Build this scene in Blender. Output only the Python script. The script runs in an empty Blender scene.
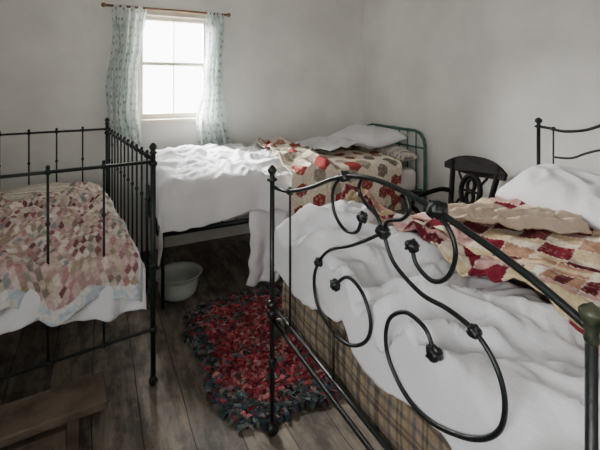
import bpy, bmesh, math, random
from mathutils import Vector, Matrix, noise
random.seed(7)
SC=bpy.context.scene
COL=SC.collection

# ------------------------------------------------------------ helpers
def lin(c):
    return tuple(((v/255)/12.92 if v/255<=0.04045 else (((v/255)+0.055)/1.055)**2.4) for v in c)
def nz(x,y,z=0.0): return noise.noise(Vector((x,y,z)))
def hsh(*a):
    h=2166136261
    for v in a:
        h=((h^(int(v)&0xffffffff))*16777619)&0xffffffff
        h^=h>>13
    h=(h*2654435761)&0xffffffff
    h^=h>>15
    return (h%100003)/100003.0

class MB:
    def __init__(s): s.v=[];s.f=[]
    def tube(s,pts,r,n=8,cap=True):
        pts=[Vector(p) for p in pts]
        base=len(s.v); N=len(pts)
        prev=None
        for i,p in enumerate(pts):
            if i==0:t=pts[1]-pts[0]
            elif i==N-1:t=pts[-1]-pts[-2]
            else:t=pts[i+1]-pts[i-1]
            t.normalize()
            if prev is None:
                a=Vector((1,0,0)) if abs(t.x)<0.8 else Vector((0,1,0))
                u=t.cross(a).normalized()
            else:
                u=(prev-t*prev.dot(t)).normalized()
            prev=u; w=t.cross(u)
            rr=r[i] if isinstance(r,(list,tuple)) else r
            for k in range(n):
                an=2*math.pi*k/n
                s.v.append(p+u*(rr*math.cos(an))+w*(rr*math.sin(an)))
        for i in range(N-1):
            for k in range(n):
                a=base+i*n+k;b=base+i*n+(k+1)%n
                s.f.append((a,b,b+n,a+n))
        if cap:
            s.f.append(tuple(base+k for k in range(n))[::-1])
            s.f.append(tuple(base+(N-1)*n+k for k in range(n)))
        return s
    def lathe(s,c,prof,n=16,axis='z'):
        c=Vector(c);base=len(s.v)
        for (r,h) in prof:
            for k in range(n):
                a=2*math.pi*k/n
                x,y=r*math.cos(a),r*math.sin(a)
                if axis=='z':q=Vector((x,y,h))
                elif axis=='x':q=Vector((h,x,y))
                else:q=Vector((x,h,y))
                s.v.append(c+q)
        N=len(prof)
        for i in range(N-1):
            for k in range(n):
                a=base+i*n+k;b=base+i*n+(k+1)%n
                s.f.append((a,b,b+n,a+n))
        s.f.append(tuple(base+k for k in range(n))[::-1])
        s.f.append(tuple(base+(N-1)*n+k for k in range(n)))
        return s
    def ball(s,c,r,sc=(1,1,1),n=12,m=8):
        c=Vector(c);base=len(s.v)
        for i in range(1,m):
            th=math.pi*i/m
            for k in range(n):
                a=2*math.pi*k/n
                s.v.append(c+Vector((r*sc[0]*math.sin(th)*math.cos(a),r*sc[1]*math.sin(th)*math.sin(a),r*sc[2]*math.cos(th))))
        t=len(s.v);s.v.append(c+Vector((0,0,r*sc[2])));s.v.append(c-Vector((0,0,r*sc[2])))
        for i in range(m-2):
            for k in range(n):
                a=base+i*n+k;b=base+i*n+(k+1)%n
                s.f.append((a,a+n,b+n,b))
        for k in range(n):
            s.f.append((t,base+k,base+(k+1)%n))
            s.f.append((t+1,base+(m-2)*n+(k+1)%n,base+(m-2)*n+k))
        return s
    def box(s,a,b):
        base=len(s.v)
        for x in (a[0],b[0]):
            for y in (a[1],b[1]):
                for z in (a[2],b[2]): s.v.append(Vector((x,y,z)))
        for f in ((0,1,3,2),(4,6,7,5),(0,4,5,1),(2,3,7,6),(0,2,6,4),(1,5,7,3)):
            s.f.append(tuple(base+i for i in f))
        return s
    def xf(s,fn): s.v=[Vector(fn(v)) for v in s.v];return s

WP={}
def finish(mb,name,mat,parent=None,bevel=0,smooth=True,colors=None,solid=0,subsurf=0,origin=None,offset=0):
    vs=mb.v
    lo=Vector((min(v.x for v in vs),min(v.y for v in vs),min(v.z for v in vs)))
    hi=Vector((max(v.x for v in vs),max(v.y for v in vs),max(v.z for v in vs)))
    o=Vector(origin) if origin else Vector(((lo.x+hi.x)/2,(lo.y+hi.y)/2,lo.z))
    me=bpy.data.meshes.new(name)
    me.from_pydata([tuple(v-o) for v in vs],[],mb.f)
    if colors:
        ca=me.color_attributes.new('col','FLOAT_COLOR','POINT')
        flat=[]
        for c in colors: flat.extend((c[0],c[1],c[2],1.0))
        ca.data.foreach_set('color',flat)
    bm=bmesh.new();bm.from_mesh(me)
    bmesh.ops.recalc_face_normals(bm,faces=bm.faces)
    bm.to_mesh(me);bm.free()
    ob=bpy.data.objects.new(name,me);COL.objects.link(ob)
    me.materials.append(mat)
    if smooth:
        for p in me.polygons:p.use_smooth=True
    if parent is not None:
        ob.parent=parent; ob.location=o-WP[parent.name]
    else: ob.location=o
    WP[ob.name]=o
    if bevel:
        m=ob.modifiers.new('bevel','BEVEL');m.width=bevel;m.segments=3;m.limit_method='ANGLE'
        for p in me.polygons:p.use_smooth=False
    if solid:
        m=ob.modifiers.new('solid','SOLIDIFY');m.thickness=solid;m.offset=offset
    return ob
def empty(name,loc):
    e=bpy.data.objects.new(name,None);COL.objects.link(e);e.location=loc;e.empty_display_size=.1
    WP[e.name]=Vector(loc);return e
def tag(ob,label,cat,group=None):
    ob['label']=label;ob['category']=cat
    if group:ob['group']=group
    return ob
def struct(ob,label=None):
    ob['kind']='structure'
    if label:ob['label']=label
    return ob
def cr(pts,n=8):
    P=[Vector(p) for p in pts];out=[]
    P=[P[0]*2-P[1]]+P+[P[-1]*2-P[-2]]
    for i in range(1,len(P)-2):
        for k in range(n):
            t=k/n;a,b,c,d=P[i-1],P[i],P[i+1],P[i+2]
            out.append(.5*((2*b)+(c-a)*t+(2*a-5*b+4*c-d)*t*t+(3*b-a-3*c+d)*t**3))
    out.append(P[-2]);return out

# ------------------------------------------------------------ materials
def newmat(name):
    m=bpy.data.materials.new(name);m.use_nodes=True
    nt=m.node_tree;b=nt.nodes['Principled BSDF'];return m,nt,b
def N(nt,t,**k):
    n=nt.nodes.new(t)
    for a,v in k.items():setattr(n,a,v)
    return n
def simple(name,c1,c2,scale=5,rough=.8,bump=0.0,bscale=40,metal=0,spec=.5,detail=4):
    m,nt,b=newmat(name)
    tc=N(nt,'ShaderNodeTexCoord');no=N(nt,'ShaderNodeTexNoise');no.inputs['Scale'].default_value=scale;no.inputs['Detail'].default_value=detail
    nt.links.new(tc.outputs['Object'],no.inputs['Vector'])
    r=N(nt,'ShaderNodeValToRGB');r.color_ramp.elements[0].position=.35;r.color_ramp.elements[1].position=.65
    r.color_ramp.elements[0].color=(*c1,1);r.color_ramp.elements[1].color=(*c2,1)
    nt.links.new(no.outputs['Fac'],r.inputs['Fac']);nt.links.new(r.outputs['Color'],b.inputs['Base Color'])
    b.inputs['Roughness'].default_value=rough;b.inputs['Metallic'].default_value=metal;b.inputs['Specular IOR Level'].default_value=spec
    if bump:
        n2=N(nt,'ShaderNodeTexNoise');n2.inputs['Scale'].default_value=bscale;n2.inputs['Detail'].default_value=5
        nt.links.new(tc.outputs['Object'],n2.inputs['Vector'])
        bp=N(nt,'ShaderNodeBump');bp.inputs['Strength'].default_value=bump;bp.inputs['Distance'].default_value=.01
        nt.links.new(n2.outputs['Fac'],bp.inputs['Height']);nt.links.new(bp.outputs['Normal'],b.inputs['Normal'])
    return m
M_wall=simple('plaster',lin((217,215,210)),lin((233,231,226)),2.2,.92,.6,9,spec=.1,detail=7)
M_ceil=simple('ceiling_paint',lin((202,200,196)),lin((210,208,204)),2,.9,.1,20,spec=.1)
M_iron=simple('black_iron',(.003,.0055,.005),(.007,.011,.0095),9,.36,.15,60,spec=.5)
M_brass=simple('worn_green_brass',(.02,.035,.025),(.10,.10,.06),40,.4,.2,60,metal=.4)
M_green=simple('green_iron',(.035,.105,.082),(.055,.145,.115),9,.5,.12,60,spec=.4)
M_dkgreen=simple('dark_green_iron',(.003,.007,.006),(.006,.013,.011),9,.45,.12,60,spec=.4)
M_white=simple('white_cotton',lin((216,215,217)),lin((227,226,228)),3,.9,.2,90,spec=.12)
M_white2=simple('cream_linen',lin((204,199,192)),lin((216,212,206)),3,.9,.2,90,spec=.12)
M_tan=simple('beige_wool',lin((184,164,144)),lin((200,182,164)),6,.95,.4,90,spec=.1)
M_frame=simple('window_paint',lin((212,202,182)),lin((224,216,198)),8,.5,.05,30)
M_rod=simple('brown_wood_rod',lin((110,78,52)),lin((134,98,66)),12,.5,.1,40)
M_dkwood=simple('dark_stained_wood',(.005,.0036,.003),(.010,.007,.006),14,.6,.08,40,spec=.12)
M_plank=simple('weathered_plank',lin((60,51,43)),lin((94,81,68)),9,.8,.6,40,spec=.2)
M_enamel=simple('white_enamel',lin((160,166,160)),lin((182,187,181)),4,.25,.0)
M_spring=simple('rusted_spring',(.02,.018,.016),(.04,.033,.028),20,.6,.2,60)

def attrmat(name,rough=.9,bump=.3,bs=120,dirt=.12):
    m,nt,b=newmat(name)
    a=N(nt,'ShaderNodeVertexColor');a.layer_name='col'
    tc=N(nt,'ShaderNodeTexCoord');no=N(nt,'ShaderNodeTexNoise');no.inputs['Scale'].default_value=60;no.inputs['Detail'].default_value=4
    nt.links.new(tc.outputs['Object'],no.inputs['Vector'])
    mr=N(nt,'ShaderNodeMapRange');mr.inputs['To Min'].default_value=1-dirt*2;mr.inputs['To Max'].default_value=1+dirt
    mr.inputs['From Min'].default_value=.3;mr.inputs['From Max'].default_value=.7
    nt.links.new(no.outputs['Fac'],mr.inputs['Value'])
    mx=N(nt,'ShaderNodeVectorMath',operation='SCALE')
    nt.links.new(a.outputs['Color'],mx.inputs[0]);nt.links.new(mr.outputs['Result'],mx.inputs['Scale'])
    nt.links.new(mx.outputs['Vector'],b.inputs['Base Color'])
    b.inputs['Roughness'].default_value=rough;b.inputs['Specular IOR Level'].default_value=.12
    n2=N(nt,'ShaderNodeTexNoise');n2.inputs['Scale'].default_value=bs
    nt.links.new(tc.outputs['Object'],n2.inputs['Vector'])
    bp=N(nt,'ShaderNodeBump');bp.inputs['Strength'].default_value=bump;bp.inputs['Distance'].default_value=.006
    nt.links.new(n2.outputs['Fac'],bp.inputs['Height']);nt.links.new(bp.outputs['Normal'],b.inputs['Normal'])
    return m
M_patch=attrmat('patchwork_cotton',dirt=.12)
M_plaid=attrmat('plaid_wool',bump=.5)
M_rag=attrmat('rag_strips',dirt=.2)
M_tick=attrmat('ticking')

def curtain_mat():
    m,nt,b=newmat('floral_curtain')
    a=N(nt,'ShaderNodeVertexColor');a.layer_name='col'
    nt.links.new(a.outputs['Color'],b.inputs['Base Color'])
    b.inputs['Roughness'].default_value=.9
    tr=N(nt,'ShaderNodeBsdfTranslucent');nt.links.new(a.outputs['Color'],tr.inputs['Color'])
    mx=N(nt,'ShaderNodeMixShader');mx.inputs[0].default_value=.5
    nt.links.new(b.outputs[0],mx.inputs[1]);nt.links.new(tr.outputs[0],mx.inputs[2])
    t2=N(nt,'ShaderNodeBsdfTransparent')
    m2=N(nt,'ShaderNodeMixShader');m2.inputs[0].default_value=.08
    nt.links.new(mx.outputs[0],m2.inputs[1]);nt.links.new(t2.outputs[0],m2.inputs[2])
    nt.links.new(m2.outputs[0],nt.nodes['Material Output'].inputs['Surface'])
    return m
M_curt=curtain_mat()

def floor_mat():
    m,nt,b=newmat('floor_boards')
    tc=N(nt,'ShaderNodeTexCoord')
    wn=N(nt,'ShaderNodeTexNoise');wn.inputs['Scale'].default_value=2.0
    nt.links.new(tc.outputs['Object'],wn.inputs['Vector'])
    ws=N(nt,'ShaderNodeVectorMath',operation='SCALE');ws.inputs['Scale'].default_value=.03
    nt.links.new(wn.outputs['Color'],ws.inputs[0])
    wa=N(nt,'ShaderNodeVectorMath',operation='ADD');nt.links.new(tc.outputs['Object'],wa.inputs[0]);nt.links.new(ws.outputs[0],wa.inputs[1])
    sp=N(nt,'ShaderNodeSeparateXYZ');cb=N(nt,'ShaderNodeCombineXYZ')
    nt.links.new(wa.outputs[0],sp.inputs[0])
    nt.links.new(sp.outputs['Y'],cb.inputs['X']);nt.links.new(sp.outputs['X'],cb.inputs['Y'])
    br=N(nt,'ShaderNodeTexBrick');br.offset=.37;br.inputs['Scale'].default_value=1
    br.inputs['Brick Width'].default_value=7.0;br.inputs['Row Height'].default_value=.185
    br.inputs['Mortar Size'].default_value=.0026;br.inputs['Mortar Smooth'].default_value=.5
    br.inputs['Color1'].default_value=(*lin((128,117,103)),1);br.inputs['Color2'].default_value=(*lin((104,95,84)),1)
    br.inputs['Mortar'].default_value=(.010,.009,.008,1)
    nt.links.new(cb.outputs[0],br.inputs['Vector'])
    mp=N(nt,'ShaderNodeMapping');mp.inputs['Scale'].default_value=(22,1.6,1)
    nt.links.new(tc.outputs['Object'],mp.inputs['Vector'])
    no=N(nt,'ShaderNodeTexNoise');no.inputs['Scale'].default_value=2.2;no.inputs['Detail'].default_value=8;no.inputs['Roughness'].default_value=.65
    nt.links.new(mp.outputs[0],no.inputs['Vector'])
    mp2=N(nt,'ShaderNodeMapping');mp2.inputs['Scale'].default_value=(2.4,1,1)
    nt.links.new(tc.outputs['Object'],mp2.inputs['Vector'])
    n3=N(nt,'ShaderNodeTexNoise');n3.inputs['Scale'].default_value=4.2;n3.inputs['Detail'].default_value=9;n3.inputs['Roughness'].default_value=.72
    nt.links.new(mp2.outputs[0],n3.inputs['Vector'])
    m1=N(nt,'ShaderNodeMapRange');m1.inputs['From Min'].default_value=.3;m1.inputs['From Max'].default_value=.7;m1.inputs['To Min'].default_value=.6;m1.inputs['To Max'].default_value=1.2
    nt.links.new(no.outputs['Fac'],m1.inputs['Value'])
    m2=N(nt,'ShaderNodeMapRange');m2.inputs['From Min'].default_value=.42;m2.inputs['From Max'].default_value=.56;m2.inputs['To Min'].default_value=.42;m2.inputs['To Max'].default_value=1.1
    nt.links.new(n3.outputs['Fac'],m2.inputs['Value'])
    mu=N(nt,'ShaderNodeMath',operation='MULTIPLY');nt.links.new(m1.outputs[0],mu.inputs[0]);nt.links.new(m2.outputs[0],mu.inputs[1])
    vm=N(nt,'ShaderNodeVectorMath',operation='SCALE');nt.links.new(br.outputs['Color'],vm.inputs[0]);nt.links.new(mu.outputs[0],vm.inputs['Scale'])
    nt.links.new(vm.outputs[0],b.inputs['Base Color'])
    b.inputs['Roughness'].default_value=.5;b.inputs['Specular IOR Level'].default_value=.3
    bp=N(nt,'ShaderNodeBump');bp.inputs['Strength'].default_value=.4;bp.inputs['Distance'].default_value=.004
    ad=N(nt,'ShaderNodeMath',operation='SUBTRACT');nt.links.new(no.outputs['Fac'],ad.inputs[0]);nt.links.new(br.outputs['Fac'],ad.inputs[1])
    nt.links.new(ad.outputs[0],bp.inputs['Height']);nt.links.new(bp.outputs[0],b.inputs['Normal'])
    return m
M_floor=floor_mat()

# ------------------------------------------------------------ room
XL,XR,YR,YB,ZC=-1.25,2.70,-1.5,3.72,2.6
struct(finish(MB().box((XL-.12,YR-.12,-.1),(XR+.12,YB+.16,0)),'floor',M_floor,smooth=False,origin=(0,0,0)),'worn bare grey-brown wooden floorboards')
struct(finish(MB().box((XL-.12,YR-.12,ZC),(XR+.12,YB+.16,ZC+.1)),'ceiling',M_ceil,smooth=False))
struct(finish(MB().box((XR,YR-.12,0),(XR+.12,YB+.16,ZC)),'wall_right',M_wall,smooth=False),'rough off-white plastered wall')
LY0,LY1,LZ0,LZ1=-1.15,.30,1.1,2.25  # unseen opening, added to let sky light onto the right wall
w=MB().box((XL-.12,YR-.12,0),(XL,LY0,ZC)).box((XL-.12,LY1,0),(XL,YB+.16,ZC)).box((XL-.12,LY0,0),(XL,LY1,LZ0)).box((XL-.12,LY0,LZ1),(XL,LY1,ZC))
struct(finish(w,'wall_left',M_wall,smooth=False),'rough off-white plastered wall')
WX0,WX1,WZ0,WZ1=.335,.925,1.15,2.06
w=MB().box((XL,YB,0),(WX0,YB+.16,ZC)).box((WX1,YB,0),(XR,YB+.16,ZC)).box((WX0,YB,0),(WX1,YB+.16,WZ0)).box((WX0,YB,WZ1),(WX1,YB+.16,ZC))
struct(finish(w,'wall_back',M_wall,smooth=False),'rough off-white plastered wall with a small window')
struct(finish(MB().box((XL,YR-.12,0),(XR,YR,ZC)),'wall_front',M_wall,smooth=False))
w=MB().box((XL-.09,LY0,LZ0),(XL-.04,LY0+.04,LZ1)).box((XL-.09,LY1-.04,LZ0),(XL-.04,LY1,LZ1)).box((XL-.09,LY0+.04,LZ0),(XL-.04,LY1-.04,LZ0+.04)).box((XL-.09,LY0+.04,LZ1-.04),(XL-.04,LY1-.04,LZ1)).box((XL-.08,-.415,LZ0+.04),(XL-.05,-.385,LZ1-.04))
struct(finish(w,'added_fill_window',M_frame,smooth=False))  # frame of the added fill-light opening, out of view
w=MB()
fy0,fy1=YB+.03,YB+.09
w.box((WX0,fy0,WZ0),(WX0+.03,fy1,WZ1)).box((WX1-.03,fy0,WZ0),(WX1,fy1,WZ1))
w.box((WX0+.03,fy0,WZ1-.035),(WX1-.03,fy1,WZ1)).box((WX0+.03,fy0,WZ0),(WX1-.03,fy1,WZ0+.045))
zm=1.64
w.box((WX0+.03,fy0,zm-.014),(WX1-.03,fy1,zm+.014))
xm=(WX0+WX1)/2
w.box((xm-.005,fy0+.02,WZ0+.045),(xm+.005,fy1-.02,zm-.014)).box((xm-.005,fy0+.02,zm+.014),(xm+.005,fy1-.02,WZ1-.035))
struct(finish(w,'window_1',M_frame,bevel=.001),'small cream painted wooden sash window')
w=MB().box((WX0-.05,YB-.05,WZ0-.035),(WX1+.04,YB+.03,WZ0-.001))
struct(finish(w,'trim_1',M_frame,bevel=.006),'narrow painted window sill')
w=MB().box((WX0-.05,YB-.015,WZ0),(WX0-.002,YB-.0005,WZ1+.05)).box((WX1+.002,YB-.015,WZ0),(WX1+.05,YB-.0005,WZ1+.05)).box((WX0-.002,YB-.015,WZ1+.002),(WX1+.002,YB-.0005,WZ1+.05))
struct(finish(w,'trim_2',M_frame,bevel=.004),'painted window architrave')

rz,ry=2.105,YB-.08
cr_rod=empty('curtain_rod',(.58,ry,rz-.02))
tag(cr_rod,'thin brown wooden curtain rod above the small window','curtain rod')
finish(MB().tube([(.06,ry,rz),(1.10,ry,rz)],.011),'rod',M_rod,cr_rod)
for x in (.055,1.105): finish(MB().ball((x,ry,rz),.02),'finial',M_rod,cr_rod)
for x in (.12,1.045): finish(MB().tube([(x,ry,rz),(x,YB-.002,rz)],.008),'bracket',M_rod,cr_rod)
cA,cB,cC,cD=lin((226,231,229)),lin((166,188,188)),lin((150,164,142)),lin((204,216,214))
def curtain(prof,seed,label):
    zb=prof[-1][0]
    mb=MB();cols=[];nu,nv=160,220
    for j in range(nv+1):
        t=j/nv;z=rz+.012-(rz+.012-zb)*t
        for k in range(len(prof)-1):
            z1=prof[k][0];z2=prof[k+1][0]
            if z<=z1+.02 and z>=z2-1e-6:
                f=max(0,min(1,(z1-z)/(z1-z2)));f=f*f*(3-2*f)
                a=prof[k][1]+(prof[k+1][1]-prof[k][1])*f;b_=prof[k][2]+(prof[k+1][2]-prof[k][2])*f
                break
        for i in range(nu+1):
            s=i/nu
            x=a+(b_-a)*s+.018*nz(s*4,t*3,seed)+.01*nz(s*9,t*6,seed)
            y=ry-.012+ (.044*math.sin(s*2*math.pi*4.4+seed+2.6*nz(s*2.5,t*2,seed))+.018*nz(s*9,t*3,seed+3))*(.35+.65*min(1,t*4))-.012*t
            y=min(y,YB-.02)
            mb.v.append(Vector((x,y,z)))
            U=s*.72;V=(rz-z)
            gx,gy=U/.07,V/.07
            ci,cj=math.floor(gx),math.floor(gy)
            ox=.3+.4*hsh(ci,cj,seed);oy=.3+.4*hsh(ci,cj,seed+9)
            d=math.hypot(gx-ci-ox,(gy-cj-oy))
            c=cA
            if nz(U*12,V*9,seed)>.15:c=cD
            if d<.2: c=cB if hsh(ci,cj,3)>.45 else cC
            cols.append(c)
    for j in range(nv):
        for i in range(nu):
            q=j*(nu+1)+i;mb.f.append((q,q+1,q+nu+2,q+nu+1))
    return tag(finish(mb,'curtain',M_curt,colors=cols),label,'curtain')
curtain([(rz,.11,.385),(1.85,.12,.35),(1.45,.07,.31),(.95,.08,.34)],1,'pale floral cotton curtain bunched beside the window, behind the cot')
curtain([(rz,.90,1.05),(1.85,.90,1.04),(1.45,.86,1.04),(1.15,.80,1.06),(.88,.82,1.12)],2,'pale floral cotton curtain falling behind the white bed')

# ------------------------------------------------------------ cloth tools
def fold(t,a,b,r):
    if t>b:
        s=t-b
        if s<r*math.pi/2:
            an=s/r;return b+r*math.sin(an),r*(1-math.cos(an))
        return b+r,r+(s-r*math.pi/2)
    if t<a:
        s=a-t
        if s<r*math.pi/2:
            an=s/r;return a-r*math.sin(an),r*(1-math.cos(an))
        return a-r,r+(s-r*math.pi/2)
    return t,0.0
def crease(x,y,sc,seed):
    wx=x*sc+.6*nz(x*sc*.7,y*sc*.7,seed+5);wy=y*sc+.6*nz(x*sc*.7,y*sc*.7,seed+9)
    return (1-2.2*abs(nz(wx,wy,seed)))
def sst(a,b,x):
    t=max(0,min(1,(x-a)/(b-a)));return t*t*(3-2*t)
def grid(name,mat,u0,u1,v0,v1,step,pos,col=None,solid=.006):
    nu=max(2,int((u1-u0)/step));nv=max(2,int((v1-v0)/step))
    mb=MB();cols=[] if col else None
    for j in range(nv+1):
        v=v0+(v1-v0)*j/nv
        for i in range(nu+1):
            u=u0+(u1-u0)*i/nu
            mb.v.append(Vector(pos(u,v)))
            if col:cols.append(col(u,v))
    for j in range(nv):
        for i in range(nu):
            q=j*(nu+1)+i;mb.f.append((q,q+1,q+nu+2,q+nu+1))
    return finish(mb,name,mat,colors=cols,solid=solid,offset=0)
def rbox(name,mat,a,b,bev,parent=None):
    return finish(MB().box(a,b),name,mat,parent=parent,bevel=bev)
def pillow(name,mat,c,sx,sy,h,rz_=0,ty=0,tx=0,seed=1,col=None,n=48):
    mb=MB();cols=[] if col else None
    R=Matrix.Rotation(rz_,3,'Z')@Matrix.Rotation(ty,3,'Y')@Matrix.Rotation(tx,3,'X')
    idx={}
    for side in (1,-1):
        for j in range(n+1):
            for i in range(n+1):
                u=-1+2*i/n;v=-1+2*j/n
                edge=(i in(0,n) or j in(0,n))
                if edge and side==-1: continue
                e=max(0,(1-abs(u)**2.4))**.45*max(0,(1-abs(v)**3.0))**.45
                pu=1-.12*(1-abs(v)**2)*abs(u)**4*.6-.05*abs(v)**8
                pv=1-.10*(1-abs(u)**2)*abs(v)**4*.6-.05*abs(u)**8
                x=u*sx*pu;y=v*sy*pv
                z=side*h*e+e*(.24*h*crease(x,y,7,seed+side)+.35*h*nz(x*3,y*3,seed))
                if side==-1:z*=.7
                idx[(side,i,j)]=len(mb.v)
                mb.v.append(Vector(c)+R@Vector((x,y,z)))
                if col:cols.append(col(x,y))
    for side in (1,-1):
        g=lambda i,j:idx.get((side,i,j),idx.get((1,i,j)))
        for j in range(n):
            for i in range(n):
                mb.f.append((g(i,j),g(i+1,j),g(i+1,j+1),g(i,j+1)))
    return finish(mb,name,mat,colors=cols)

# ------------------------------------------------------------ COT
ca,sa=math.cos(math.radians(6.4)),math.sin(math.radians(6.4))
def cot(p):
    return (0.245-ca*p[0]-sa*p[1], 2.045-sa*p[0]+ca*p[1]*1.0, p[2])
CW,CL=.86,1.50
COT=empty('iron_cot',cot((CW/2,CL/2,0)))
tag(COT,'high-sided black iron cot with knobbed spindles beside the window','cot')
def cpart(mb,name,par=None,mat=None):
    mb.xf(cot);return finish(mb,name,mat or M_dkgreen,par or COT)
def post(mb,x,y,top,r=.0125):
    mb.tube([(x,y,.05),(x,y,top)],r,10)
    mb.lathe((x,y,top-.004),[(.011,0),(.020,.006),(.013,.014),(.011,.02),(.018,.030),(.018,.038),(.010,.050),(.003,.055)],12)
    for z in (.27,1.07,.58):
        mb.ball((x,y,z),.021,(1,1,.8))
for (x,y,t) in ((0,0,1.12),(CW,0,1.12),(0,CL,1.14),(CW,CL,1.14)):
    mb=MB();post(mb,x,y,t)
    p=cpart(mb,'post')
    mb=MB();mb.tube([(x,y,.055),(x,y,.03)],.008);mb.lathe((x,y-.012,.022),[(.006,0),(.021,.002),(.021,.022),(.006,.024)],14,'y')
    cpart(mb,'caster',p)
def frame(name,a,b,n,ztop,zbot,rs=.0055):
    a=Vector(a);b=Vector(b)
    mb=MB();mb.tube([(a.x,a.y,ztop),(b.x,b.y,ztop),(b.x,b.y,zbot),(a.x,a.y,zbot),(a.x,a.y,ztop)],.009)
    fr=cpart(mb,name)
    for i in range(1,n+1):
        q=a.lerp(b,i/(n+1))
        mb=MB();mb.tube([(q.x,q.y,zbot),(q.x,q.y,ztop+.012)],rs,8)
        for z in (ztop,zbot):mb.ball((q.x,q.y,z),.015,(1,1,.9),10,6)
        mb.ball((q.x,q.y,ztop-.22),.010,(1,1,1.3),10,6)
        mb.ball((q.x,q.y,ztop+.02),.009,(1,1,1.2),8,6)
        cpart(mb,'spindle',fr)
frame('end_frame',(0,0),(CW,0),3,1.08,.27)
frame('end_frame',(0,CL),(CW,CL),4,1.10,.27)
frame('side_frame',(0,0),(0,CL),11,1.09,.40)
frame('side_frame',(CW,0),(CW,CL),11,1.09,.40)
mb=MB()
for i in range(14):
    y=.06+i*(CL-.12)/13
    mb.tube([(0.0,y,.42),(CW,y,.42)],.004,6)
cpart(mb,'bed_base',mat=M_spring)
mb=MB().box((.04,.04,.43),(CW-.04,CL-.05,.56));mb.xf(cot)
tag(finish(mb,'mattress',M_white2,bevel=.03),'thin cream mattress inside the iron cot','mattress')
def cotz(x,y): return .60+.04*nz(x*3,y*3,4)+.01*math.sin(min(1,max(0,y/CL))*3.1)+.03*(y/CL)
def jag(u,s,a): return a*nz(u*6,s,11)
def cot_sheet(u,v):
    vv=v+((.05*nz(u*3,2,11)+.02*nz(u*14,1,1)) if v<.02 else 0)
    x,dx=fold(u,.07,CW-.07,.035);y,dy=fold(vv,.03,CL-.08,.035)
    h=min(1,(dx+dy)*6)
    z=cotz(x,y)-.012-dx-dy+.022*crease(x,y,6,3)*(1-h)
    if dy>.01 and v<.5: y-= .004+(.010*math.sin(u*40+4*nz(u*4,0,1))+.014*nz(u*14,v*10,3))*h
    return cot((x,y,z))
tag(grid('bed_sheet',M_white,.03,CW-.03,-.16,CL,.009,cot_sheet),'rumpled white sheet overhanging the end of the cot','sheet')
PAL_C=[lin(c) for c in ((170,128,124),(206,195,184),(138,90,92),(190,175,158),(132,118,110),(210,200,190),(174,146,140),(144,148,136),(192,168,162),(112,74,78),(160,145,124),(136,140,144),(152,116,120)) ]
def col_cot(u,v):
    s=.032
    p,q=(u+v*.15),(v-u*.15)
    a,b_=(p+q*.6)/s,(q*.6-p)/s
    i,j=math.floor(a),math.floor(b_)
    k=hsh(i,j,3)
    if (i+j)%2==0:return PAL_C[[1,5,3,8,6][int(k*5)]]
    return PAL_C[int(hsh(i,j,5)*13)]
PB=lin((190,202,210))
def col_cot2(u,v):
    e=v+.16+.05*nz(u*5,0,2)
    if e<.05 or u<.07+.02*nz(v*6,1,1): return PB if hsh(int(u/.03),int((v+1)/.03))>.45 else lin((216,214,210))
    return col_cot(u,v)
def cot_quilt(u,v):
    k=max(0,min(1,(.3-v)/.3))
    vv=v+(jag(u,5,.10)+.02)*k
    x,dx=fold(u,.10,CW-.06,.04);y,dy=fold(vv,.05,CL-.06,.04)
    h=min(1,(dx+dy)*8)
    z=cotz(x,y)+.032-dx-dy+(.044*crease(u,v,3.6,8)+.028*crease(u,v,7,2)+.010*crease(u,v,14,3))*(1-h*.6)
    if dy>0 and v<.5:y-=.036+(.018*math.sin(u*24+3*nz(u*5,0,1))+.012*nz(u*13,v*8,2))*h
    return cot((x,y,z))
tag(grid('quilt',M_patch,.05,CW-.03,-.17,CL-.22,.0048,cot_quilt,col_cot2),'faded pink and cream patchwork quilt on the cot','quilt')
def tickc(x,y):
    k=(y*100)%3.0
    return lin((100,100,110)) if k<.5 else (lin((206,198,184)))
pc=cot((CW*.52,CL-.17,.69))
tag(pillow('pillow',M_tick,pc,.34,.15,.045,math.radians(-3),seed=4,col=tickc),'striped ticking pillow at the far end of the cot','pillow')

# ------------------------------------------------------------ BACK BED
BX0,BX1,BY0,BY1=.38,2.62,2.68,3.58
BB=empty('iron_bed',((BX0+BX1)/2,(BY0+BY1)/2,0))
tag(BB,'green painted single iron bed against the wall under the window','bed')
mb=MB()
pts=[(BX1,BY0,.02),(BX1,BY0,.90),(BX1,BY0+.015,.96),(BX1,BY0+.06,1.01),(BX1,BY0+.13,1.03),(BX1,BY1-.13,1.03),(BX1,BY1-.06,1.01),(BX1,BY1-.015,.96),(BX1,BY1,.90),(BX1,BY1,.02)]
mb.tube(pts,.014,10)
hb=finish(mb,'headboard',M_green,BB)
mb=MB().tube([(BX1,BY0,.5),(BX1,BY0,.88),(BX1,BY1,.88),(BX1,BY1,.5),(BX1,BY0,.5)],.009)
finish(mb,'rail',M_green,hb)
for i in range(1,8):
    y=BY0+(BY1-BY0)*i/8
    mb=MB().tube([(BX1,y,.5),(BX1,y,1.03)],.006,8);mb.ball((BX1,y,.88),.015)
    finish(mb,'spindle',M_green,hb)
mb=MB();mb.tube([(BX0,BY0,.02),(BX0,BY0,.62),(BX0,BY0+.03,.66),(BX0,BY0+.1,.68),(BX0,BY1-.1,.68),(BX0,BY1-.03,.66),(BX0,BY1,.62),(BX0,BY1,.02)],.011,10)
mb.tube([(BX0,BY0,.42),(BX0,BY1,.42)],.010)
fb=finish(mb,'footboard',M_dkgreen,BB)
for i in range(1,6):
    y=BY0+(BY1-BY0)*i/6
    finish(MB().tube([(BX0,y,.42),(BX0,y,.68)],.006,8),'spindle',M_dkgreen,fb)
mb=MB()
for y in (BY0+.01,BY1-.01): mb.box((BX0,y-.010,.475),(BX1,y+.010,.505))
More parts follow.
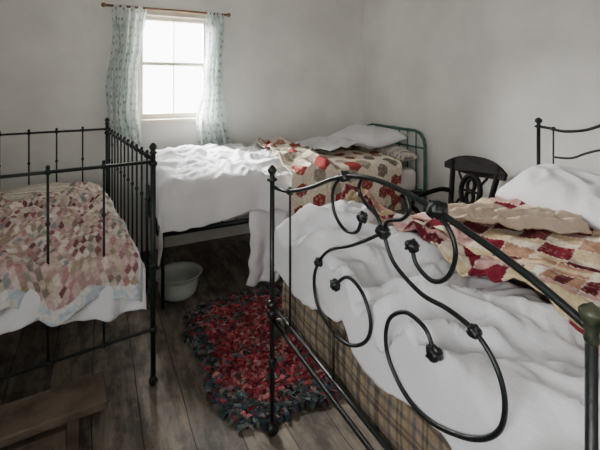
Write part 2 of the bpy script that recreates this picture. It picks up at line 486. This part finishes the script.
for i in range(20):
    x=BX0+.08+i*(BX1-BX0-.16)/19
    mb.tube([(x,BY0+.03,.49),(x,BY1,.49)],.004,6)
finish(mb,'bed_base',M_dkgreen,BB)
tag(rbox('mattress',M_white2,(BX0+.04,BY0+.03,.50),(BX1-.05,BY1-.03,.70),.05),'thick cream mattress on the green iron bed','mattress')
def backz(x,y):
    t=max(0,min(1,(1.7-x)/1.0))
    yy=(y-BY0)/(BY1-BY0)
    return .765+.06*t*math.sin(max(0,min(1,yy))*math.pi)+.03*nz(x*2.5,y*2.5,2)+.05*yy
def sheet_back(u,v):
    x=u;t=-v
    y,dy=fold(v,BY0+.05,9,.05)
    z=.755-dy
    h=min(1,max(0,dy)*3)
    y-= .05*h+.02*h*math.sin(dy*5)+ (.034*math.sin(u*28+2.8*nz(u*3,z*1.5,3))+.022*nz(u*8,z*3,6))*h*(.4+min(1,dy)*1.2)
    e=(u-1.10)/.18
    x=u+(-.05*math.sin(min(dy,.7)*3.2)*(e*.8)+.05*e*dy)+.03*nz(z*4,u,3)+.02*nz(z*10,u*3,3)
    dd=.05*nz(u*4,1,1)
    return (x,y,max(z+dd*h,.012+.006*nz(u*20,v*20,1)))
tag(grid('bed_sheet',M_white,.92,1.29,BY0-.68,BY1-.1,.010,sheet_back),'creased white bed sheet hanging down to the floor','sheet')
def bcr(x,y): return .040*crease(x,y,3.2,12)+.024*crease(x,y,7,5)+.010*crease(x,y,15,6)
def duv_back(u,v):
    k=max(0,min(1,(BY0+.1-v)/.1))
    vv=v+(.06*nz(u*2.2,0,7)+.04*nz(u*7,0,7)-.03)*k
    x,dx=fold(u,BX0+.04,9,.06);y,dy=fold(vv,BY0+.02,BY1-.04,.06)
    h=min(1,(dx+dy)*7)
    z=backz(x,y)+.022-dx-dy+bcr(x,y)*(1-.5*h)
    if dy>0 and v<3:y-=.016+.026*h*(1+math.sin(u*17+2*nz(u*3,1,1)))*.5+.015*h*nz(u*9,v*5,2)
    if dx>0:x-=.01+.015*h*math.sin(v*14)
    return (x,y,z)
tag(grid('duvet',M_white,BX0-.18,1.62,BY0-.24,BY1-.0,.009,duv_back,solid=.012),'puffy crumpled white duvet on the green iron bed','duvet')
HC=[lin(c) for c in ((216,205,186),(126,104,90),(140,62,58),(144,134,120),(202,188,166),(110,100,94),(170,124,106),(158,148,138))]
def col_hex(u,v):
    s=.054
    u+=.004*nz(u*40,v*40,1)
    q=(math.sqrt(3)/3*u-v/3)/s;r=(2/3*v)/s
    x,z=q,r;y=-x-z
    rx,ry_,rz_=round(x),round(y),round(z)
    dx,dy,dz=abs(rx-x),abs(ry_-y),abs(rz_-z)
    if dx>dy and dx>dz:rx=-ry_-rz_
    elif dy<=dz:rz_=-rx-ry_
    q,r=rx,rz_
    for (a,b_) in ((0,0),(1,0),(-1,0),(0,1),(0,-1),(1,-1),(-1,1)):
        if (q+a)%3==0 and (r+b_)%3==0:
            k=hsh(q+a,r+b_,7)
            ring=[1,2,3,5,6,2,7,3][int(k*8)]
            if a==0 and b_==0:return HC[0] if ring in(1,2,5) else HC[2]
            if (a,b_) in ((1,0),(0,-1),(-1,1)) and k>.3:return HC[0]
            c=Vector(HC[ring])
            if nz(u*60,v*60,2)>.2:c=c.lerp(Vector(HC[0]),.3)
            return tuple(c)
    return HC[0] if nz(u*60,v*60,5)<.3 else HC[4]
def quilt_back(u,v):
    uu=u+.10*(v-2.9)*(.6 if u<1.8 else 0)
    x=uu;y,dy=fold(v,BY0+.0,BY1-.08,.05)
    h=min(1,dy*6)
    f=1-sst(1.55,1.7,x)
    z=backz(x,y)+.045-dy+.02*f+bcr(x,y)*f*(1-h)+(.016*crease(x,y,3,22)+.006*crease(x,y,8,5))*(1-.6*h)*(1-.6*f)
    if dy>0 and v<3:y-=.05+(.020*math.sin(u*13+2*nz(u*3,1,1)))*h
    return (x,y,z)
tag(grid('quilt',M_patch,1.27,2.27,BY0-.42,BY1-.1,.0055,quilt_back,col_hex),'hexagon patchwork quilt in brown, cream and red over the bed','quilt')
def fold_sheet(u,v):
    a=(u-1.95)/.22
    b_=(v-3.12)/.42
    z=.870+.05*max(0,1-a*a)*max(0,1-b_**4)+.03*crease(u,v,7,31)+.02*nz(u*5,v*5,3)
    return (u+.05*nz(v*4,0,2),v,z)
tag(grid('folded_sheet',M_white,1.73,2.17,BY0+.22,BY1-.05,.012,fold_sheet,solid=.01),'rumpled white top sheet turned back below the pillow','sheet')
tag(pillow('pillow',M_white,(2.34,3.18,.935),.23,.35,.088,math.radians(6),ty=math.radians(-5),seed=3),'plump white pillow at the head of the green iron bed','pillow')
tag(pillow('bolster',M_tick,(2.46,2.92,.80),.12,.22,.07,0,seed=8,col=tickc),'striped ticking bolster beside the white pillow','bolster')

# ------------------------------------------------------------ NEAR BED
FX,HX=.65,2.43
FY0,FY1=.33,1.53
NB=empty('iron_double_bed',((FX+HX)/2,(FY0+FY1)/2,0))
tag(NB,'black iron double bed with scrolled footboard and knob castings','bed')
def npost(x,y,top,r=.0105,k=1.0,fm=None):
    mb=MB().tube([(x,y,.06),(x,y,top)],r,12)
    for z,rr in ((.54,.023),(.50,.018),(.30,.016)):
        mb.lathe((x,y,z-.02),[(r,0),(rr*k,.01),(rr*k,.03),(r,.04)],12)
    p=finish(mb,'post',M_iron,NB)
    if fm:
        mb=MB().lathe((x,y,top-.03),[(r*1.05,0),(r*1.25,.006),(r*1.1,.014),(r*1.3,.028),(r*1.9,.042),(r*2.0,.047),(r*1.5,.052),(r*.7,.056),(.002,.060)],20)
    else:
        mb=MB().lathe((x,y,top-.005),[(r*k,0),(.022*k,.004),(.022*k,.010),(.012*k,.018),(.010*k,.028),(.017*k,.038),(.020*k,.048),(.013*k,.06),(.004,.068)],14)
    finish(mb,'finial',fm or M_iron,p)
    mb=MB().tube([(x,y,.065),(x,y,.035)],.008);mb.lathe((x,y-.014,.024),[(.006,0),(.023,.002),(.023,.026),(.006,.028)],14,'y')
    finish(mb,'caster',M_iron,p)
npost(FX,FY1,1.055);npost(FX,FY0,1.10,.0085,.8,M_brass)
P=lambda L:[(FX,a,b_) for a,b_ in L]
def scr(L,r,name,par,n=7):
    pts=cr(P(L),n);return finish(MB().tube(pts,r,10),name,M_iron,par)
top=[(FY1,1.03),(1.45,1.035),(1.358,1.05),(1.2,1.10),(1.069,1.154),(.985,1.182),(.90,1.197),(.83,1.203),(.75,1.199),(.695,1.192),(.63,1.18),(.522,1.155),(.424,1.127),(FY0,1.09)]
fbo=scr(top,.0072,'footboard',NB)
mb=MB().tube([(FX,FY0,.54),(FX,FY1,.54),(FX,FY1,.48),(FX,FY0,.48),(FX,FY0,.54)],.008,10)
finish(mb,'rail',M_iron,fbo)
for L in ([(.985,1.18),(1.03,1.155),(1.055,1.11),(1.04,1.055),(.985,1.025),(.925,1.04),(.90,1.085)],
          [(.65,1.18),(.60,1.155),(.58,1.11),(.598,1.055),(.642,1.025),(.69,1.04),(.706,1.075)],
          [(.81,1.076),(.87,1.038),(.959,.988),(1.07,.935),(1.14,.87),(1.172,.80),(1.15,.725),(1.06,.69),(.965,.70),(.885,.755),(.862,.82),(.90,.88),(.97,.893),(1.035,.845)],
          [(.81,1.076),(.77,1.015),(.68,.982),(.60,.985),(.535,.975),(.49,.94),(.470,.885),(.484,.82),(.545,.76),(.65,.715),(.735,.722),(.795,.78),(.79,.86),(.73,.913),(.665,.91),(.638,.873)],
          [(.81,1.076),(.835,1.11),(.885,1.13),(.915,1.16),(.90,1.197)],
          [(.81,1.076),(.79,1.11),(.74,1.13),(.715,1.16),(.73,1.197)]):
    scr(L,.0052,'scroll',fbo)
mb=MB().tube([(FX,1.358,.54),(FX,1.358,1.05)],.0046,8)
finish(mb,'rod',M_iron,fbo)
finish(MB().tube([(FX,1.05,.54),(FX,1.05,.695)],.0046,8),'rod',M_iron,fbo)
def casting(y,z,s=1.0):
    mb=MB()
    R=.0145*s
    mb.ball((0,0,0),1,(1,1,1),18,14)
    def f(p):
        d=1+.38*nz(p[0]*1.9+y*30,p[1]*1.9,p[2]*1.9+z*20)+.22*nz(p[0]*4.5,p[1]*4.5,p[2]*4.5+y*9)
        return (FX+p[0]*R*d*1.05,y+p[1]*R*d*1.2,z+p[2]*R*d)
    mb.xf(f)
    finish(mb,'knob',M_iron,fbo)
for y,z,s in ((.985,1.182,1.1),(.63,1.182,1.3),(.81,1.076,1.15),(.90,1.088,1.0),(.706,1.078,1.0),(1.035,.842,1.1),(.638,.87,1.1),(1.14,.87,.9),(.535,.975,.8),(1.358,1.05,.95)):
    casting(y,z,s)
for y in (FY0,FY1):
    mb=MB().tube([(HX,y,.02),(HX,y,1.19)],.011,10)
    p=finish(mb,'post',M_iron,NB)
    finish(MB().lathe((HX,y,1.185),[(.012,0),(.024,.005),(.024,.012),(.011,.02),(.011,.028),(.022,.04),(.019,.055),(.004,.065)],12),'finial',M_iron,p)
Ph=lambda L:[(HX,a,b_) for a,b_ in L]
htop=cr(Ph([(FY1,1.195),(1.46,1.19),(1.38,1.18),(1.26,1.20),(1.12,1.26),(.93,1.30),(.74,1.26),(.60,1.20),(.48,1.18),(.42,1.18),(FY0,1.195)]),6)
hbo=finish(MB().tube(htop,.0085,10),'headboard',M_iron,NB)
mb=MB().tube([(HX,FY0,.56),(HX,FY1,.56)],.012)
finish(mb,'rail',M_iron,hbo)
for y in (1.44,.42):
    mb=MB().tube([(HX,y,.56),(HX,y,1.185)],.005,8);mb.ball((HX,y,1.188),.014)
    finish(mb,'rod',M_iron,hbo)
finish(MB().tube(cr(Ph([(1.44,1.02),(1.34,1.03),(1.26,1.07),(1.18,1.10),(1.05,1.12),(.93,1.125),(.81,1.12),(.68,1.10),(.60,1.07),(.52,1.03),(.42,1.02)]),6),.0068,10),'scroll',M_iron,hbo)
mb=MB()
for y in (FY0+.02,FY1-.02): mb.box((FX,y-.013,.42),(HX,y+.013,.48))
for i in range(18):
    x=FX+.08+i*(HX-FX-.16)/17
    mb.tube([(x,FY0+.02,.45),(x,FY1-.02,.45)],.004,6)
finish(mb,'bed_base',M_spring,NB)
tag(rbox('mattress',M_white2,(FX+.075,FY0+.06,.485),(HX-.05,FY1-.06,.70),.05),'thick cream mattress on the black iron double bed','mattress')
PT,PD,PN,PO=lin((142,126,104)),lin((40,40,44)),lin((62,70,84)),lin((112,86,62))
def col_plaid(u,v):
    def band(t):
        k=(t/.085)%1
        if k<.14:return 1
        if .20<k<.26:return 1
        if .5<k<.64:return 2
        if .72<k<.76:return 3
        return 0
    a,b_=band(u+.03),band(v)
    c=Vector(PT)
    for k in (a,b_):
        if k==1:c=c.lerp(Vector(PD),.6)
        elif k==2:c=c.lerp(Vector(PN),.55)
        elif k==3:c=c.lerp(Vector(PO),.6)
    return tuple(c)
def plaid(u,v):
    x,dx=fold(u,FX+.075,9,.04);y,dy=fold(v,FY0+.09,FY1-.09,.04)
    z=.72-dx-dy
    h=min(1,(dx+dy)*6)
    if dx>0:
        x-=.004+(.006*math.sin(v*16+nz(v*4,0,1)*2)+.008*math.sin(dx*16))*h
    if dy>0:y+= (1 if v>1 else -1)*(.004+.006*math.sin(u*14)*h)
    return (x,y,z)
tag(grid('blanket',M_plaid,FX-.15,1.5,FY0-.10,FY1+.10,.0065,plaid,col_plaid),'tan and grey-blue plaid wool blanket hanging over the bed foot','blanket')
def nearz(x,y):
    f=1-sst(.98,1.25,x)
    yb=1.0+.06*nz(x*4,0,2)+.15*(x-.8)
    puff=.07*sst(yb-.02,yb+.055,y)*f
    return .772+.025*nz(x*2.2+3,y*2.2,6)+.03*math.exp(-((x-.95)/.25)**2)*math.sin(max(0,min(1,(y-FY0)/(FY1-FY0)))*math.pi)-.045*sst(1.0,1.4,x)+puff
def ncr(x,u,v):
    q=u*.8+v*.6;p=v*.8-u*.6
    return (.044*crease(u,v,2.3,41)+.046*crease(q*1.6,p*.8,4.2,45)+.022*crease(q*1.5,p*.7,9,4)+.008*crease(u,v,18,4))*(1-.74*sst(1.0,1.25,x))
def duv_near(u,v):
    e=max(0,min(1,(.8-u)/.1))
    uu=u-(.045*nz(v*3.5,0,5)+.03*nz(v*9,0,5)+.035*sst(.9,1.3,v))*e
    x,dx=fold(uu,FX+.09,9,.06);y,dy=fold(v,FY0+.06,FY1-.08,.07)
    h=min(1,(dx+dy)*6)
    z=nearz(x,y)-dx-dy+ncr(x,u,v)*(1-.45*h)
    if dx>0:
        x-=.026+(.014*math.sin(v*15+3*nz(v*3,0,1))+.018*nz(v*8,z*9,3))*h+.015*math.sin(min(1,dx/.16)*math.pi)
        x=max(x,FX+.010)
    if dy>0:y+=(1 if v>1 else -1)*(.02+.014*math.sin(u*13)*h)
    return (x,y,z)
tag(grid('duvet',M_white,FX-.11,2.1,FY0-.06,FY1+.07,.0075,duv_near,solid=.008),'rumpled white duvet bulging over the foot of the iron bed','duvet')
QR=[lin(c) for c in ((116,34,48),(92,30,42),(134,52,64),(106,48,54))]
QC=[lin(c) for c in ((214,202,180),(204,184,146),(220,212,196),(190,168,134),(196,154,148),(164,126,102),(212,200,182),(184,152,130))]
def col_near(u,v):
    s=.11
    a=(u*.966+v*.26)/s;b_=(-u*.26+v*.966)/s
    i,j=math.floor(a),math.floor(b_);fa,fb=a-i,b_-j
    I,J=i//3,j//3;k,l=i%3,j%3
    t=int(hsh(I,J,3)*3)
    if min(fa,fb)<.03: return QC[2]
    if t==0:
        if k==1 and l==1:return QR[int(hsh(I,J)*4)]
        if k!=1 and l!=1:return QR[0] if ((fa>fb) if k==l else (fa+fb>1)) else QC[0]
        c=QC[1 if k==1 else 4]
    elif t==1:
        if (k+l)%2==0:c=QR[int(hsh(I,J,k)*4)] if k==l or k==1 else QC[5]
        else:c=QC[3] if fa>.5 else QC[0]
    else:
        m=int(fb*3) if k%2 else int(fa*3)
        c=[QC[1],QR[1],QC[2],QC[5],QC[4]][int(hsh(I,J,k,l,m)*5)]
    if nz(u*75,v*75,2)>.3:
        c=tuple(Vector(c).lerp(Vector(QC[7]),.5))
    return c
def quilt_near(u,v):
    y,dy=fold(v,FY0+.02,FY1-.10,.06)
    x=u+.02*nz(v*4,0,7)
    h=min(1,dy*6)
    hd=max(0,(u-1.65)/.4)
    z=nearz(x,y)+.024+ncr(x,x,y)*(1-.7*h)-dy+(.022*crease(u,v,2.6,61)+.008*crease(u,v,7,65))*(1-.5*h)+.06*hd*max(0,crease(u,v,3,70))
    if dy>0:y+=(1 if v>1 else -1)*(.055+.014*math.sin(u*13)*h)
    return (x,y,z+.012)
tag(grid('quilt',M_patch,.99,2.0,FY0-.04,FY1+.07,.0052,quilt_near,col_near,solid=.008),'crimson, tan and cream patchwork quilt on the double bed','quilt')
def roll(u,v):
    a=Vector((1.50,1.40));b_=Vector((1.93,1.02));p=a.lerp(b_,u);d=(b_-a).normalized();nn=Vector((-d.y,d.x))*-1
    w=(v-.5)*.20
    hgt=.032*math.cos((v-.5)*math.pi)**.6 if 0<v<1 else 0
    q=p+nn*(w*(1+.3*nz(u*4,v*3,2))+.03*nz(u*5,3,1))
    e=min(1,u*7,(1-u)*7)
    z=.812+hgt*(.4+.6*e)+.018*crease(q.x,q.y,7,81)+.008*crease(q.x,q.y,18,8)+.012*math.sin(v*20+u*5)
    return (q.x,q.y,z)
tag(grid('folded_blanket',M_tan,0,1,0,1,.015,roll,solid=.012),'beige wool blanket folded back across the patchwork quilt','blanket')
tag(pillow('pillow',M_white,(2.14,1.15,.89),.21,.34,.095,math.radians(-4),ty=math.radians(-14),seed=11),'plump white pillow at the head of the double bed','pillow','pillows on the double bed')
tag(pillow('pillow',M_white,(2.14,.56,.89),.21,.24,.09,math.radians(3),ty=math.radians(-14),seed=15),'plump white pillow at the head of the double bed','pillow','pillows on the double bed')

# ------------------------------------------------------------ CHAIR
CX,CY=2.17,1.98
CH=empty('wooden_chair',(CX,CY,0))
tag(CH,'dark stained wooden armchair with carved back, between the beds','chair')
mb=MB()
n=28
def seatpt(a,s):
    c,s_=math.cos(a),math.sin(a)
    x=abs(c)**.55*(1 if c>0 else -1)*.20;y=abs(s_)**.55*(1 if s_>0 else -1)*(.205-.02*(1 if c>0 else 0))
    return (CX+x*s,CY+y*s)
prof=[(.90,.425),(1,.435),(1.02,.447),(1,.458),(.93,.462),(.6,.456),(.2,.454)]
for s,z in prof:
    for k in range(n):
        x,y=seatpt(2*math.pi*(k+.5)/n,s);mb.v.append(Vector((x,y,z)))
for i in range(len(prof)-1):
    for k in range(n):
        a=i*n+k;b_=i*n+(k+1)%n;mb.f.append((a,b_,b_+n,a+n))
mb.f.append(tuple(range(n))[::-1]);mb.f.append(tuple(range((len(prof)-1)*n,len(prof)*n)))
finish(mb,'seat',M_dkwood,CH)
for sx,sy in ((-1,1),(-1,-1)):
    x,y=CX+sx*.165,CY+sy*.165
    finish(MB().tube([(x,y,.43),(x,y,.38),(x,y,.36),(x,y,.33),(x-.01,y,.2),(x-.015,y,.06),(x-.015,y,0)],[.018,.018,.024,.018,.02,.013,.015],12),'leg',M_dkwood,CH)
for sy in (1,-1):
    y=CY+sy*.165
    finish(MB().tube(cr([(CX+.24,y,0),(CX+.19,y,.2),(CX+.175,y,.44),(CX+.19,y*1,.65),(CX+.245,y+sy*.03,.89)],5),.019,10),'back_post',M_dkwood,CH)
    ya=CY+sy*.19
    finish(MB().tube(cr([(CX+.20,CY+sy*.175,.66),(CX+.12,ya+sy*.005,.675),(CX+.0,ya+sy*.01,.665),(CX-.10,ya+sy*.01,.65),(CX-.165,ya,.625),(CX-.175,ya,.585),(CX-.13,ya,.555),(CX-.10,ya,.50),(CX-.11,CY+sy*.175,.44)],6),.017,10),'armrest',M_dkwood,CH)
def slab(name,outline,thk,xf,mat=None,par=None):
    mb=MB();m=len(outline)
    for s in (-.5,.5):
        for (a,b_) in outline:mb.v.append(Vector(xf(a,b_,s*thk)))
    for k in range(m):
        k2=(k+1)%m;mb.f.append((k,k2,m+k2,m+k))
    mb.f.append(tuple(range(m))[::-1]);mb.f.append(tuple(range(m,2*m)))
    return finish(mb,name,mat or M_dkwood,par or CH,bevel=.003)
def backx(z): return CX+.175+.07*max(0,(z-.5)/.42)**1.6
ol=[];W=.26
for k in range(21):
    t=-1+2*k/20;ol.append((t*W,.86+.075*(1-abs(t)**2.6)))
for k in range(21):
    t=1-2*k/20;ol.append((t*W*.97,.80+.02*abs(t)))
slab('crest_rail',ol,.024,lambda a,b_,s:(backx(b_)+s+.02*(1-(a/W)**2),CY+a,b_))
slab('lower_rail',[(-.165,.55),(.165,.55),(.165,.59),(-.165,.59)],.018,lambda a,b_,s:(backx(b_)+s,CY+a,b_))
mb=MB()
def loop(cy,cz,ry_,rz_,r,n=28):
    pts=[(backx(cz+rz_*math.sin(2*math.pi*k/n)),CY+cy+ry_*math.cos(2*math.pi*k/n),cz+rz_*math.sin(2*math.pi*k/n)) for k in range(n+1)]
    mb.tube(pts,r,8)
loop(0,.695,.08,.11,.018)
loop(0,.735,.03,.045,.013);loop(0,.655,.03,.045,.013)
for s in (1,-1):
    mb.tube(cr([(backx(.60),CY+s*.11,.59),(backx(.65),CY+s*.075,.65),(backx(.74),CY+s*.075,.74),(backx(.81),CY+s*.12,.81)],5),.009)
    mb.tube([(backx(.695),CY+s*.02,.695),(backx(.695),CY+s*.08,.695)],.009)
finish(mb,'splat',M_dkwood,CH)
mb=MB()
for sy in (1,-1): mb.tube([(CX-.17,CY+sy*.165,.17),(CX+.19,CY+sy*.165,.19)],.009)
mb.tube([(CX+0,CY-.165,.18),(CX,CY+.165,.18)],.009)
finish(mb,'stretcher',M_dkwood,CH)

# ------------------------------------------------------------ CHAMBER POT
px_,py_=.505,2.84
POT=empty('chamber_pot',(px_,py_,0));tag(POT,'white enamel chamber pot with handle under the bed','chamber pot')
prof=[(.078,0),(.098,.004),(.122,.03),(.136,.075),(.135,.115),(.139,.14),(.158,.154),(.164,.159),(.157,.163),(.134,.150),(.128,.115),(.129,.075),(.114,.035),(.088,.014),(.01,.012)]
finish(MB().lathe((px_,py_,0),prof,40),'bowl',M_enamel,POT)
finish(MB().tube(cr([(px_+.06,py_+.12,.12),(px_+.09,py_+.155,.115),(px_+.09,py_+.16,.07),(px_+.06,py_+.115,.045)],6),.009,10),'handle',M_enamel,POT)

# ------------------------------------------------------------ RAG RUG
mb=MB();cols=[]
RX0,RX1,RY0,RY1=.50,1.25,1.60,2.60
RRED=[lin(c) for c in ((142,50,58),(160,68,76),(114,38,48),(176,108,108),(96,52,54),(152,116,112),(148,54,62))]
RDK=[lin(c) for c in ((58,70,76),(78,92,96),(46,50,54),(98,108,104),(60,74,66),(106,94,90),(54,62,72))]
def edge(x,y):
    cx,cy=(x-(RX0+RX1)/2)/((RX1-RX0)/2),(y-(RY0+RY1)/2)/((RY1-RY0)/2)
    q=(abs(cx)**6+abs(cy)**6)**(1/6)
    a=math.atan2(cy,cx)
    return q*(1+.07*nz(math.cos(a)*4,math.sin(a)*4,5))
nx_,ny_=36,54
for j in range(ny_+1):
    for i in range(nx_+1):
        x=RX0+(RX1-RX0)*i/nx_;y=RY0+(RY1-RY0)*j/ny_
        e=edge(x,y)
        if e>1:
            cx,cy=(RX0+RX1)/2,(RY0+RY1)/2;x=cx+(x-cx)/e;y=cy+(y-cy)/e
        mb.v.append(Vector((x,y,.008)));cols.append(RDK[2])
for j in range(ny_):
    for i in range(nx_):
        q=j*(nx_+1)+i;mb.f.append((q,q+1,q+nx_+2,q+nx_+1))
cnt=0
while cnt<5600:
    x=random.uniform(RX0-.04,RX1+.04);y=random.uniform(RY0-.04,RY1+.04)
    e=edge(x,y)
    if e>1.05 or (e>1.0 and random.random()>.5):continue
    cnt+=1
    t=e+.18*nz(x*7,y*7,1)
    if t>.84: c=random.choice(RDK) if random.random()<.85 else random.choice(RRED)
    else:
        pd=.07+.5*max(0,nz(x*9,y*9,8))
        c=random.choice(RRED if random.random()>pd else RDK)
    sh=random.uniform(.6,1.12);c=tuple(v*sh for v in c)
    a=random.uniform(0,6.283);L=random.uniform(.035,.07);wd=random.uniform(.006,.011);hh=random.uniform(.006,.020)
    dx,dy=math.cos(a),math.sin(a)
    b0=len(mb.v)
    tw=random.uniform(-.005,.005)
    for s,z,ww in ((-.5,.010,.8),(-.25,.012+hh,1),(.2,.014+hh,1),(.5,.010,.8)):
        for e2 in (-1,1):
            mb.v.append(Vector((x+dx*L*s-dy*wd*e2*ww,y+dy*L*s+dx*wd*e2*ww,max(.004,z+e2*tw))));cols.append(c)
    for s in range(3):
        q=b0+s*2;mb.f.append((q,q+1,q+3,q+2))
tag(finish(mb,'rag_rug',M_rag,colors=cols,smooth=False),'shaggy red rag rug with blue-grey border on floorboards','rug')

# ------------------------------------------------------------ BENCH
BN=empty('wooden_bench',(-.29,1.74,0));tag(BN,'low rough weathered plank bench standing beside the cot','bench')
def rot(p):
    c=Vector((-.29,1.74,0));q=Vector(p)-c
    an=math.radians(4);return (c.x+q.x*math.cos(an)-q.y*math.sin(an),c.y+q.x*math.sin(an)+q.y*math.cos(an),q.z)
mb=MB()
mb.box((-.62,1.655,.225),(.035,1.835,.26));mb.xf(rot);finish(mb,'seat',M_plank,BN,bevel=.008)
for x in (-.50,-.08):
    mb=MB().box((x-.02,1.675,0),(x+.02,1.815,.225));mb.xf(rot);finish(mb,'leg',M_plank,BN,bevel=.004)
mb=MB().box((-.48,1.73,.10),(-.10,1.76,.15));mb.xf(rot);finish(mb,'stretcher',M_plank,BN,bevel=.004)

# ------------------------------------------------------------ light
W=bpy.data.worlds.new('World');SC.world=W;W.use_nodes=True
bg=W.node_tree.nodes['Background'];bg.inputs[0].default_value=(.98,.99,1,1);bg.inputs[1].default_value=11.0
def area(name,loc,rot_,sx,sy,e,col,portal=False):
    l=bpy.data.lights.new(name,'AREA');l.shape='RECTANGLE';l.size=sx;l.size_y=sy;l.energy=e;l.color=col
    if portal:l.cycles.is_portal=True
    o=bpy.data.objects.new(name,l);COL.objects.link(o);o.location=loc;o.rotation_euler=rot_;return o
area('window_portal',(xm,YB+.155,(WZ0+WZ1)/2),(math.radians(-90),0,0),.59,.91,1,(1,1,1),True)
area('fill_window_portal',(XL-.12,(LY0+LY1)/2,(LZ0+LZ1)/2),(0,math.radians(-90),0),LZ1-LZ0,LY1-LY0,1,(1,1,1),True)  # samples sky light through the added left-wall opening
area('daylight',(xm-1.0,YB+1.7,3.0),Vector((-.9,1.6,1.35)).to_track_quat('Z','Y').to_euler(),1.8,1.8,3200,(1,.99,.97))

# ------------------------------------------------------------ camera
cd=bpy.data.cameras.new('camera');cam=bpy.data.objects.new('camera',cd);COL.objects.link(cam)
cam.location=(0,0,1.45);cam.rotation_euler=(math.radians(90),0,math.radians(-27))
cd.lens=24;cd.sensor_width=36;cd.shift_y=-140/600;cd.clip_start=.02
SC.camera=cam
